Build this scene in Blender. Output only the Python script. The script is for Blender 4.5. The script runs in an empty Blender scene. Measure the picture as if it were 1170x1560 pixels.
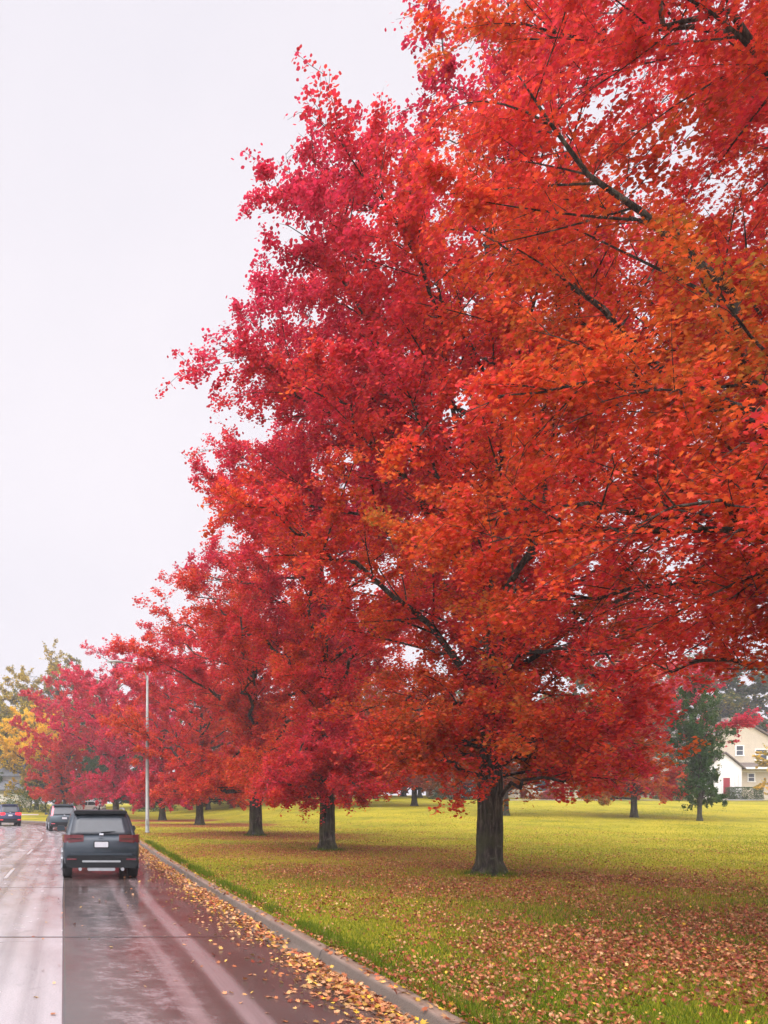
import bpy, math, random
import numpy as np
from mathutils import Vector, Matrix

C = bpy.context.scene.collection
scene = bpy.context.scene
rad = math.radians

# ------------------------------------------------------------------ helpers
def tag(o, label=None, cat=None, group=None, kind=None):
    if label: o['label'] = label
    if cat: o['category'] = cat
    if group: o['group'] = group
    if kind: o['kind'] = kind
    return o

def empty(name, loc, rz=0.0):
    o = bpy.data.objects.new(name, None)
    o.empty_display_size = 0.3
    C.objects.link(o)
    o.location = loc
    o.rotation_euler = (0, 0, rz)
    return o

def link(name, me, m=None, parent=None):
    o = bpy.data.objects.new(name, me)
    C.objects.link(o)
    if m is not None and len(me.materials) == 0:
        me.materials.append(m)
    if parent is not None: o.parent = parent
    return o

class MB:
    """collects pieces of one mesh"""
    def __init__(s): s.v = []; s.f = []
    def add(s, vs, fs):
        b = len(s.v)
        s.v += [tuple(p) for p in vs]
        s.f += [tuple(b + i for i in f) for f in fs]
        return s
    def box(s, x0, x1, y0, y1, z0, z1, bev=0.0):
        if bev <= 0:
            s.add([(x0,y0,z0),(x1,y0,z0),(x1,y1,z0),(x0,y1,z0),(x0,y0,z1),(x1,y0,z1),(x1,y1,z1),(x0,y1,z1)],
                  [(3,2,1,0),(4,5,6,7),(0,1,5,4),(1,2,6,5),(2,3,7,6),(3,0,4,7)])
        else:
            b = min(bev, abs(x1-x0)*.45, abs(z1-z0)*.45)
            ring = [(x0+b,z0),(x1-b,z0),(x1,z0+b),(x1,z1-b),(x1-b,z1),(x0+b,z1),(x0,z1-b),(x0,z0+b)]
            s.prism_y(ring, y0, y1)
        return s
    def prism_y(s, ring, y0, y1):
        n = len(ring)
        vs = [(x,y0,z) for x,z in ring] + [(x,y1,z) for x,z in ring]
        fs = [tuple(range(n)), tuple(range(2*n-1, n-1, -1))]
        fs += [(j, i, n+i, n+j) for i in range(n) for j in [(i+1) % n]]
        return s.add(vs, fs)
    def prism_z(s, ring, z0, z1):
        n = len(ring)
        vs = [(x,y,z0) for x,y in ring] + [(x,y,z1) for x,y in ring]
        fs = [tuple(range(n-1,-1,-1)), tuple(range(n, 2*n))]
        fs += [(i, j, n+j, n+i) for i in range(n) for j in [(i+1) % n]]
        return s.add(vs, fs)
    def rings(s, rs, cap=True):
        n = len(rs[0]); vs = [p for r in rs for p in r]
        fs = [(k*n+i, k*n+(i+1) % n, (k+1)*n+(i+1) % n, (k+1)*n+i) for k in range(len(rs)-1) for i in range(n)]
        if cap:
            fs.append(tuple(range(n-1,-1,-1))); b = (len(rs)-1)*n
            fs.append(tuple(range(b, b+n)))
        return s.add(vs, fs)
    def tube(s, pts, rs, n=8):
        pts = [Vector(p) for p in pts]; out = []
        for i, p in enumerate(pts):
            t = (pts[min(i+1, len(pts)-1)] - pts[max(i-1, 0)]).normalized()
            a = Vector((0,0,1)) if abs(t.z) < .9 else Vector((1,0,0))
            u = t.cross(a).normalized(); w = t.cross(u)
            r = rs[i] if hasattr(rs, '__len__') else rs
            out.append([p + (u*math.cos(q)+w*math.sin(q))*r for q in [2*math.pi*k/n for k in range(n)]])
        return s.rings(out)
    def build(s, name, m, parent=None, smooth=False, sub=0, loc=None):
        me = bpy.data.meshes.new(name)
        me.from_pydata(s.v, [], s.f); me.update()
        if smooth:
            me.polygons.foreach_set('use_smooth', [True]*len(me.polygons))
        o = link(name, me, m, parent)
        import bmesh
        bm = bmesh.new(); bm.from_mesh(me); bmesh.ops.recalc_face_normals(bm, faces=bm.faces); bm.to_mesh(me); bm.free()
        if sub:
            md = o.modifiers.new('smooth', 'SUBSURF'); md.levels = sub; md.render_levels = sub
        if loc is not None: o.location = loc
        return o

def np_mesh(name, verts, loops, starts, mat=None, face_attr=None, uv=None, smooth=False):
    me = bpy.data.meshes.new(name)
    me.vertices.add(len(verts)); me.vertices.foreach_set('co', np.ascontiguousarray(verts, dtype=np.float32).ravel())
    me.loops.add(len(loops)); me.loops.foreach_set('vertex_index', np.ascontiguousarray(loops, dtype=np.int32))
    me.polygons.add(len(starts)); me.polygons.foreach_set('loop_start', np.ascontiguousarray(starts, dtype=np.int32))
    me.update(calc_edges=True)
    if smooth: me.polygons.foreach_set('use_smooth', np.ones(len(starts), dtype=bool))
    if face_attr is not None:
        for k, a in face_attr.items():
            at = me.attributes.new(k, 'FLOAT', 'FACE'); at.data.foreach_set('value', np.ascontiguousarray(a, dtype=np.float32))
    if uv is not None:
        l = me.uv_layers.new(name='lane'); l.data.foreach_set('uv', np.ascontiguousarray(uv[loops], dtype=np.float32).ravel())
    if mat: me.materials.append(mat)
    return me

# ------------------------------------------------------------------ materials
class N:
    def __init__(s, name):
        s.m = bpy.data.materials.new(name); s.m.use_nodes = True
        s.t = s.m.node_tree; s.t.nodes.clear()
        s.out = s.t.nodes.new('ShaderNodeOutputMaterial')
    def n(s, typ, **kw):
        x = s.t.nodes.new('ShaderNode'+typ)
        for k, v in kw.items(): setattr(x, k, v)
        return x
    def l(s, a, b): s.t.links.new(a, b)
    def setin(s, node, key, val):
        if isinstance(val, bpy.types.NodeSocket): s.l(val, node.inputs[key])
        else: node.inputs[key].default_value = val
    def math(s, op, a, b=0.0, c=None, clamp=False):
        x = s.n('Math', operation=op); x.use_clamp = clamp
        s.setin(x, 0, a); s.setin(x, 1, b)
        if c is not None: s.setin(x, 2, c)
        return x.outputs[0]
    def mix(s, f, a, b, bt='MIX'):
        x = s.n('Mix', data_type='RGBA', blend_type=bt)
        s.setin(x, 0, f); 
        for k, v in ((6, a), (7, b)):
            if isinstance(v, (tuple, list)): v = (*v[:3], 1)
            s.setin(x, k, v)
        return x.outputs[2]
    def noise(s, vec, scale, detail=3, rough=.55, dist=0):
        x = s.n('TexNoise'); x.inputs['Scale'].default_value = scale; x.inputs['Detail'].default_value = detail
        x.inputs['Roughness'].default_value = rough; x.inputs['Distortion'].default_value = dist
        if vec is not None: s.l(vec, x.inputs['Vector'])
        return x.outputs['Fac']
    def ss(s, v, a, b, o0=0.0, o1=1.0):
        x = s.n('MapRange', interpolation_type='SMOOTHSTEP')
        s.setin(x, 0, v); x.inputs[1].default_value = a; x.inputs[2].default_value = b
        x.inputs[3].default_value = o0; x.inputs[4].default_value = o1
        return x.outputs[0]
    def ramp(s, fac, stops):
        x = s.n('ValToRGB'); e = x.color_ramp.elements
        while len(e) < len(stops): e.new(.5)
        for k, (p, c) in enumerate(stops): e[k].position = p; e[k].color = (*c, 1)
        s.l(fac, x.inputs[0]); return x.outputs[0]
    def scale(s, vec, sc):
        x = s.n('Mapping'); x.inputs['Scale'].default_value = sc; s.l(vec, x.inputs['Vector']); return x.outputs[0]
    def obj(s): return s.n('TexCoord').outputs['Object']
    def bsdf(s, col, rough=.6, metal=0, spec=.5, bump=None, bd=.02, coat=0, emit=None, es=0, ior=None):
        p = s.n('BsdfPrincipled')
        s.setin(p, 'Base Color', (*col, 1) if isinstance(col, tuple) and len(col) == 3 else col)
        s.setin(p, 'Roughness', rough); s.setin(p, 'Metallic', metal); s.setin(p, 'Specular IOR Level', spec)
        if coat: s.setin(p, 'Coat Weight', coat); p.inputs['Coat Roughness'].default_value = .08
        if ior: p.inputs['IOR'].default_value = ior
        if emit: p.inputs['Emission Color'].default_value = (*emit, 1); p.inputs['Emission Strength'].default_value = es
        if bump is not None:
            b = s.n('Bump'); b.inputs['Distance'].default_value = bd; b.inputs['Strength'].default_value = .8
            s.l(bump, b.inputs['Height']); s.l(b.outputs[0], p.inputs['Normal'])
        s.l(p.outputs[0], s.out.inputs[0]); return s.m

def plain(name, col, rough=.5, metal=0, var=.12, sc=6.0, coat=0, emit=None, es=0, spec=.5):
    g = N(name); nz = g.noise(g.obj(), sc, 4)
    a = tuple(c*(1-var) for c in col); b = tuple(min(1, c*(1+var)) for c in col)
    return g.bsdf(g.ramp(nz, [(.3, a), (.7, b)]), rough, metal, spec, coat=coat, emit=emit, es=es)

def leaf_mat(name, stops, off=0.0, val=1.0, trans=.55, jit=.32):
    g = N(name)
    at = g.n('Attribute', attribute_name='hue').outputs['Fac']
    geo = g.n('NewGeometry')
    rnd = geo.outputs['Random Per Island']
    h = g.math('ADD', at, off)
    h = g.math('ADD', h, g.math('MULTIPLY', g.math('SUBTRACT', rnd, .5), .34), clamp=True)
    col = g.ramp(h, stops)
    r2 = g.math('FRACT', g.math('MULTIPLY', rnd, 37.7))
    v = g.math('MULTIPLY', g.math('ADD', g.math('MULTIPLY', g.math('SUBTRACT', r2, .5), 2*jit), 1.0), val)
    hs = g.n('HueSaturation'); g.setin(hs, 'Value', v); g.l(col, hs.inputs['Color'])
    col = hs.outputs[0]
    d = g.n('BsdfPrincipled'); g.l(col, d.inputs['Base Color']); d.inputs['Roughness'].default_value = .5
    d.inputs['Specular IOR Level'].default_value = .18
    t = g.n('BsdfTranslucent'); g.l(col, t.inputs['Color'])
    mx = g.n('MixShader'); mx.inputs[0].default_value = trans
    g.l(d.outputs[0], mx.inputs[1]); g.l(t.outputs[0], mx.inputs[2]); g.l(mx.outputs[0], g.out.inputs[0])
    return g.m

MAPLE = [(0, (.60,.034,.090)), (.22, (.67,.046,.064)), (.42, (.69,.066,.038)), (.60, (.68,.12,.024)), (.78, (.52,.16,.028)), (.9, (.36,.19,.03)), (1, (.25,.205,.035))]
GREEN = [(0, (.028,.085,.016)), (.35, (.04,.085,.016)), (.6, (.085,.115,.022)), (.8, (.28,.22,.03)), (1, (.66,.44,.025))]
LITTER = [(0, (.16,.03,.018)), (.25, (.30,.065,.028)), (.5, (.40,.15,.06)), (.75, (.48,.27,.14)), (1, (.56,.33,.035))]

M = {}
M['maple'] = leaf_mat('maple_leaves', MAPLE)
M['crimson'] = leaf_mat('crimson_maple_leaves', MAPLE, off=-.42, val=1.12)
M['russet'] = leaf_mat('russet_leaves', MAPLE, off=.26, val=.62)
M['scarlet'] = leaf_mat('scarlet_leaves', MAPLE, off=-.05, val=.95)
M['olive'] = leaf_mat('olive_leaves', GREEN, off=.22, val=.95, trans=.35)
M['dark_green'] = leaf_mat('dark_green_leaves', GREEN, off=.03, val=1.15, trans=.35)
M['mid_green'] = leaf_mat('mid_green_leaves', GREEN, off=.16, val=1.5, trans=.5)
M['yellow'] = leaf_mat('yellow_leaves', GREEN, off=.58, val=1.35, trans=.5)
M['litter'] = leaf_mat('fallen_leaf', LITTER, trans=.12, jit=.45)

def bark():
    g = N('bark'); o = g.obj()
    st = g.noise(g.scale(o, (5.5, 5.5, .9)), 2.0, 6, .7, .9)
    col = g.ramp(st, [(.36, (.008,.007,.006)), (.52, (.05,.040,.031)), (.66, (.15,.125,.10))])
    lich = g.ss(g.noise(o, 4.5, 5, .7), .58, .66)
    col = g.mix(g.math('MULTIPLY', lich, .5), col, (.17,.18,.14))
    sep = g.n('SeparateXYZ'); g.l(o, sep.inputs[0])
    low = g.ss(sep.outputs[2], .2, 2.6, 1, 0)
    moss = g.math('MULTIPLY', low, g.ss(g.noise(o, 2.3, 4), .35, .6))
    col = g.mix(g.math('MULTIPLY', moss, .7), col, (.06,.068,.022))
    return g.bsdf(col, .85, spec=.25, bump=g.math('ADD', st, g.math('MULTIPLY', g.noise(g.scale(o,(30,30,7)),1,4), .4)), bd=.14)
M['bark'] = bark()

# ------------------------------------------------------------------ the road's course (right-hand kerb)
KP = [(3.08,-30),(3.08,-10),(3.08,0),(3.08,9),(3.08,18),(3.18,26),(3.36,34),(3.45,42),(3.1,51),(1.8,61),(-.8,70),(-5,78),(-11,84.5),(-19,89.5),(-30,93),(-46,96),(-70,98)]
def catmull(P, step=.5):
    P = [np.array(p, float) for p in P]; out = []
    for i in range(1, len(P)-2):
        n = max(2, int(np.linalg.norm(P[i+1]-P[i])/step))
        for k in range(n):
            t = k/n; a, b, c, d = P[i-1], P[i], P[i+1], P[i+2]
            out.append(.5*((2*b)+(-a+c)*t+(2*a-5*b+4*c-d)*t*t+(-a+3*b-3*c+d)*t**3))
    out.append(P[-2]); return np.array(out)
PATH = catmull(KP)
TAN = np.gradient(PATH, axis=0); TAN /= np.linalg.norm(TAN, axis=1)[:, None]
NRM = np.stack([TAN[:,1], -TAN[:,0]], 1)           # to the right of travel: the lawn side
ARC = np.concatenate([[0], np.cumsum(np.linalg.norm(np.diff(PATH, axis=0), axis=1))])
ARC0 = ARC[np.argmin(np.abs(PATH[:,1]) + (PATH[:,0] < 2)*99)]

def gz(x, y):
    """rise of the lawn towards the houses"""
    x = np.asarray(x, float); y = np.asarray(y, float)
    s = np.clip((x-12)/18, 0, 1); s = s*s*(3-2*s)
    r = .05*np.log1p(np.exp(np.clip((y-45)/4, -30, 30)))*4
    r = 3.3*np.tanh(r/3.3)
    s2 = np.clip((y-84)/40, 0, 1)*.9
    return r*s + s2*(1-s) 
KZ = .12
def lawn_z(x, y): return KZ + .02 + gz(x, y) + .03*np.sin(x*.7+1)*np.sin(y*.45)*np.clip((np.asarray(x)-4)/3, 0, 1)

def ribbon(name, offs, zf, mat, sel=slice(None), kind='structure', uv=True, smooth=True):
    P, Nn, A = PATH[sel], NRM[sel], ARC[sel]-ARC0
    k, n = len(offs), len(P)
    offs = np.array(offs, float)
    xy = P[:,None,:] + Nn[:,None,:]*offs[None,:,None]
    z = zf(xy[...,0], xy[...,1], np.broadcast_to(offs, (n,k)))
    V = np.concatenate([xy, z[...,None]], 2).reshape(-1, 3)
    U = np.stack([np.broadcast_to(offs, (n,k)), np.broadcast_to(A[:,None], (n,k))], 2).reshape(-1, 2)
    i, j = np.meshgrid(np.arange(n-1), np.arange(k-1), indexing='ij')
    q = np.stack([i*k+j, i*k+j+1, (i+1)*k+j+1, (i+1)*k+j], 2).reshape(-1)
    me = np_mesh(name, V, q, np.arange(0, len(q), 4), mat, uv=U, smooth=smooth)
    o = link(name, me)
    if kind: o['kind'] = kind
    return o

# ---- road material: two poured slabs, wet, with tyre tracks and sawn joints
def road_mat():
    g = N('wet_concrete_road')
    uv = g.n('UVMap', uv_map='lane').outputs[0]
    sep = g.n('SeparateXYZ'); g.l(uv, sep.inputs[0]); u, v = sep.outputs[0], sep.outputs[1]
    wob = g.math('MULTIPLY', g.math('SUBTRACT', g.noise(g.scale(uv, (.0, .06, 1)), 1.0, 2), .5), .5)
    uw = g.math('ADD', u, wob)
    fine = g.noise(uv, 55, 5, .7)
    blot = g.noise(g.scale(uv, (1.1, .35, 1)), 1.6, 5, .6)
    streak = g.noise(g.scale(uv, (5.0, .10, 1)), 1.0, 4, .6)
    left = g.ss(u, -3.10, -3.06, 1, 0)
    lightc = g.ramp(blot, [(.3, (.35,.315,.322)), (.7, (.43,.395,.40))])
    darkc = g.ramp(blot, [(.3, (.062,.046,.041)), (.7, (.105,.080,.073))])
    darkc = g.mix(g.math('MULTIPLY', g.ss(g.math('ABSOLUTE', g.math('ADD', u, 2.25)), .25, .8, 1, 0), g.ss(g.noise(uv, 3.5, 6, .75), .42, .72)), darkc, (.27,.215,.22))
    col = g.mix(left, darkc, lightc)
    def band(c, w, soft):
        return g.ss(g.math('ABSOLUTE', g.math('SUBTRACT', uw, c)), w, w+soft, 1, 0)
    lt = g.math('MAXIMUM', g.math('MULTIPLY', band(-1.93, .05, .10), .75), band(-1.42, .06, .12))
    lt = g.math('MULTIPLY', lt, g.ss(streak, .2, .55, .45, 1))
    col = g.mix(g.math('MULTIPLY', lt, .8), col, (.30,.225,.225))
    dk = None
    for c, w, a in ((-3.42,.03,.55),(-3.85,.05,.5),(-4.45,.10,.7),(-5.3,.06,.5),(-6.0,.12,.65),(-6.9,.07,.5),(-8.2,.12,.6)):
        b = g.math('MULTIPLY', band(c, w, .14), a)
        dk = b if dk is None else g.math('MAXIMUM', dk, b)
    dk = g.math('MULTIPLY', dk, g.ss(streak, .3, .6, .35, 1))
    col = g.mix(g.math('MULTIPLY', g.math('MULTIPLY', dk, left), .8), col, (.12,.095,.095))
    # joints
    jv = g.math('ABSOLUTE', g.math('SUBTRACT', g.math('MODULO', g.math('ADD', v, 100.9-.0), 6.4), 3.2))   # 0 on a joint
    jm = g.ss(jv, .022, .06, 1, 0)
    ju = g.ss(g.math('ABSOLUTE', g.math('ADD', u, 3.08)), .008, .02, 1, 0)
    jm = g.math('MAXIMUM', jm, g.math('MULTIPLY', ju, .8))
    col = g.mix(g.math('MULTIPLY', jm, .95), col, (.02,.017,.017))
    col = g.mix(.34, col, g.ramp(fine, [(.3, (.08,.07,.07)), (.7, (.55,.53,.53))]), 'OVERLAY')
    stain = g.ss(g.noise(g.scale(uv, (1,.6,1)), .9, 6, .75, 1.2), .56, .66)
    col = g.mix(g.math('MULTIPLY', stain, .28), col, (.07,.06,.058))
    vo = g.n('TexVoronoi', feature='DISTANCE_TO_EDGE'); vo.inputs['Scale'].default_value = .33
    wv = g.n('VectorMath', operation='ADD'); g.l(uv, wv.inputs[0])
    wn = g.n('TexNoise'); wn.inputs['Scale'].default_value = 1.3; wn.inputs['Detail'].default_value = 5; g.l(uv, wn.inputs['Vector'])
    g.l(wn.outputs['Color'], wv.inputs[1]); g.l(wv.outputs[0], vo.inputs['Vector'])
    crk = g.math('MULTIPLY', g.ss(vo.outputs['Distance'], .002, .006, 1, 0), g.ss(g.noise(uv, .25, 2), .5, .56))
    col = g.mix(g.math('MULTIPLY', crk, .7), col, (.03,.026,.026))
    rough = g.math('ADD', g.ss(blot, .25, .75, .10, .26), g.math('MULTIPLY', left, .03))
    h = g.math('SUBTRACT', g.math('ADD', g.math('MULTIPLY', fine, .12), g.math('MULTIPLY', g.noise(uv, 2.2, 2), .25)), jm)
    return g.bsdf(col, rough, spec=.5, bump=h, bd=.006, ior=1.4)

def kerb_mat():
    g = N('kerb_concrete'); o = g.obj()
    uv = g.n('UVMap', uv_map='lane').outputs[0]
    sep = g.n('SeparateXYZ'); g.l(uv, sep.inputs[0])
    a = g.noise(o, 3, 6, .7); f = g.noise(o, 60, 4)
    col = g.ramp(a, [(.3, (.16,.105,.078)), (.7, (.27,.19,.145))])
    jm = g.ss(g.math('ABSOLUTE', g.math('SUBTRACT', g.math('MODULO', g.math('ADD', sep.outputs[1], 100.9), 3.2), 1.6)), .01, .025, 1, 0)
    col = g.mix(g.ss(sep.outputs[0], .015, .05, .8, 0), col, (.085,.07,.055))
    col = g.mix(jm, col, (.04,.035,.03))
    return g.bsdf(col, g.ss(a, .3, .7, .3, .6), spec=.45, bump=g.math('SUBTRACT', g.math('ADD', f, a), jm), bd=.01)

TREES_XY = [(10.2,9.0),(10.1,18.7),(9.54,28.5),(10.1,41.4),(10.4,60.3),(9.4,75)]
def lawn_mat():
    g = N('lawn'); o = g.n('NewGeometry').outputs['Position']
    flat = g.scale(o, (1, 1, 0))
    big = g.noise(flat, .22, 4, .6); mid = g.noise(flat, 1.6, 4, .6); fine = g.noise(flat, 16, 5, .7); fib = g.noise(flat, 70, 3, .7)
    grass = g.ramp(g.math('ADD', g.math('MULTIPLY', big, .6), g.math('MULTIPLY', mid, .4)),
                   [(.34, (.15,.16,.014)), (.5, (.36,.31,.018)), (.66, (.48,.355,.028))])
    grass = g.mix(g.ss(fine, .45, .7, 0, .55), grass, (.09,.11,.014))
    # leaf litter lies under each crown of the row
    lit = None
    for tx, ty in TREES_XY:
        d = g.n('VectorMath', operation='DISTANCE'); g.l(flat, d.inputs[0]); d.inputs[1].default_value = (tx, ty, 0)
        b = g.ss(d.outputs['Value'], 1.0, 9.0, 1, 0)
        lit = b if lit is None else g.math('MAXIMUM', lit, b)
    cov = g.math('ADD', g.math('MULTIPLY', lit, 1.15), g.math('MULTIPLY', g.math('SUBTRACT', g.noise(flat, .55, 4, .6), .5), .9))
    sp = g.math('ADD', fine, g.math('MULTIPLY', g.math('SUBTRACT', cov, .5), .75))
    litc = g.ramp(fib, [(.25, (.15,.035,.018)), (.5, (.30,.085,.035)), (.75, (.42,.19,.08))])
    col = g.mix(g.ss(sp, .42, .58), grass, litc)
    return g.bsdf(col, .9, spec=.15, bump=g.math('ADD', fine, fib), bd=.04)

M['road'] = road_mat(); M['kerb'] = kerb_mat(); M['lawn'] = lawn_mat()

def flatz(h): return lambda x, y, o: np.full(x.shape, h)
road = ribbon('road', [-16.0,-13,-10.5,-8,-6,-4,-3.08,-2,-1,-.4,.02], lambda x,y,o: .0*x, M['road'])
# kerb: face, rounded arris, top, back
def kerb_profile(name, offs, zs):
    P, Nn = PATH, NRM; k, n = len(offs), len(P); offs = np.array(offs)
    xy = P[:,None,:]+Nn[:,None,:]*offs[None,:,None]
    V = np.concatenate([xy, np.broadcast_to(np.array(zs)[None,:,None], (n,k,1))], 2).reshape(-1,3)
    U = np.stack([np.broadcast_to(offs,(n,k)), np.broadcast_to((ARC-ARC0)[:,None],(n,k))],2).reshape(-1,2)
    i, j = np.meshgrid(np.arange(n-1), np.arange(k-1), indexing='ij')
    q = np.stack([i*k+j, i*k+j+1, (i+1)*k+j+1, (i+1)*k+j], 2).reshape(-1)
    o = link(name, np_mesh(name, V, q, np.arange(0,len(q),4), M['kerb'], uv=U)); o['kind']='structure'; return o
kerb_profile('kerb', [-.30,-.012,0,.02,.035,.06,.17,.185,.19], [.004,.006,.02,.09,.115,.125,.130,.12,-.05])
kerb_profile('far_kerb', [-16.2,-16.19,-16.05,-16.02,-16.0,-15.99,-15.7], [-.05,.12,.125,.11,.03,.006,.004])
lawn = ribbon('lawn', [.18,.3,.6,1,1.6,2.4,3.4,5,7,9,11,13,15,17,19,22,25,28,32,36,40,46,52,60,70,80,95,115,140,170],
              lambda x,y,o: np.where(o < .25, .10, lawn_z(x,y)), M['lawn'])
ribbon('verge', [-120,-80,-50,-30,-22,-18,-16.15], lambda x,y,o: np.full(x.shape, .13), M['lawn'])
gm = MB(); gm.add([(-800,-200,-.12),(800,-200,-.12),(800,1200,-.12),(-800,1200,-.12)], [(0,1,2,3)])
gr = gm.build('ground', M['lawn']); gr['kind'] = 'structure'

# lane dashes on the road
def at_path(arc, off):
    i = int(np.clip(np.searchsorted(ARC-ARC0, arc), 1, len(PATH)-1))
    p = PATH[i]+NRM[i]*off; return p, TAN[i], NRM[i]
M['paint'] = plain('worn_road_paint', (.40,.365,.36), .35, var=.3, sc=12)
dm = MB()
for k in range(9):
    s0 = 1.5+k*9.0
    for off in (-4.55, -8.3):
        a, t, n = at_path(s0, off); b, t2, n2 = at_path(s0+2.6, off)
        w = .045
        dm.add([(*(a-n*w), .004), (*(a+n*w), .004), (*(b+n2*w), .004), (*(b-n2*w), .004)], [(0,1,2,3)])
dl = dm.build('lane_markings', M['paint']); dl['kind'] = 'structure'

# ------------------------------------------------------------------ trees
LEAF12 = None
def leaf_template(kind):
    if kind == 'maple':
        half = [(90,.62),(72,.26),(48,.55),(22,.25),(-4,.42),(-48,.22)]
        pts = [(r*math.cos(math.radians(a)), r*math.sin(math.radians(a))) for a, r in half]
        pts = pts + [(0,-.24)] + [(-x, y) for x, y in reversed(pts[1:])]
        return np.array([(x, y+.2, -.35*x*x-.15*(y+.1)**2) for x, y in pts])
    if kind == 'six':
        return np.array([(0,-.45,0),(.36,-.22,-.05),(.42,.18,-.06),(0,.62,-.08),(-.42,.18,-.06),(-.36,-.22,-.05)])
    return np.array([(0,-.5,0),(.42,.02,-.07),(0,.6,-.03),(-.42,.02,-.07)])

def place_leaves(rng, P, size, kind, up=.7, spread=(.7,1.25)):
    """an array of leaf polygons at points P"""
    n = len(P); T = leaf_template(kind); k = len(T)
    nz = rng.normal(size=(n,3)); nz /= np.linalg.norm(nz, axis=1)[:,None]
    nz[:,2] = np.abs(nz[:,2]) if up > 0 else nz[:,2]
    nz[:,2] += up; nz /= np.linalg.norm(nz, axis=1)[:,None]
    a = rng.normal(size=(n,3)); ux = np.cross(nz, a); ux /= np.linalg.norm(ux, axis=1)[:,None]
    uy = np.cross(nz, ux)
    s = size*rng.uniform(*spread, n)
    V = P[:,None,:] + s[:,None,None]*(ux[:,None,:]*T[None,:,0,None]+uy[:,None,:]*T[None,:,1,None]+nz[:,None,:]*T[None,:,2,None]*rng.uniform(-1,2.2,(n,1,1)))
    return V.reshape(-1,3), np.arange(n*k), np.arange(0, n*k, k)

def tubes(polys):
    """polys: list of (pts (n,3), radii (n,), sides)"""
    Vs, Ls, Ss = [], [], []; base = 0; ls = 0
    for P, R, k in polys:
        n = len(P)
        T = np.gradient(P, axis=0); T /= np.linalg.norm(T, axis=1)[:,None]+1e-9
        ref = np.array([.3,.2,1.]) if abs(T[0,2]) < .8 else np.array([1.,.2,.1])
        U = np.cross(T, ref); U /= np.linalg.norm(U, axis=1)[:,None]+1e-9
        W = np.cross(T, U)
        a = np.arange(k)*2*math.pi/k
        V = P[:,None,:]+R[:,None,None]*(U[:,None,:]*np.cos(a)[None,:,None]+W[:,None,:]*np.sin(a)[None,:,None])
        if k >= 10:   # trunk: buttressed, not round
            ph = P[:,2]
            lob = 1+.06*np.sin(a[None,:]*3+ph[:,None]*.5)+.05*np.sin(a[None,:]*5+1+ph[:,None]*.9)
            if k > 20: lob = lob+.022*np.sin(a[None,:]*11+ph[:,None]*1.7+np.sin(ph[:,None]*3))+.016*np.sin(a[None,:]*14-ph[:,None]*2.6)+.02*np.sin(ph[:,None]*6+a[None,:]*2)
            V = P[:,None,:]+(R[:,None]*lob)[:,:,None]*(U[:,None,:]*np.cos(a)[None,:,None]+W[:,None,:]*np.sin(a)[None,:,None])
        i, j = np.meshgrid(np.arange(n-1), np.arange(k), indexing='ij'); j2 = (j+1) % k
        q = np.stack([i*k+j, (i+1)*k+j, (i+1)*k+j2, i*k+j2], 2).reshape(-1)+base
        Vs.append(V.reshape(-1,3)); Ls.append(q); Ss.append(np.arange(0,len(q),4)+ls)
        base += n*k; ls += len(q)
    return np.concatenate(Vs), np.concatenate(Ls), np.concatenate(Ss)

PROF = ([0,.06,.16,.30,.48,.64,.78,.90,1.0], [.50,.80,.97,1.0,.98,.88,.68,.40,.06])
def bez(a, c, b, n):
    t = np.linspace(0,1,n)[:,None]; return (1-t)**2*a+2*t*(1-t)*c+t*t*b

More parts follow.
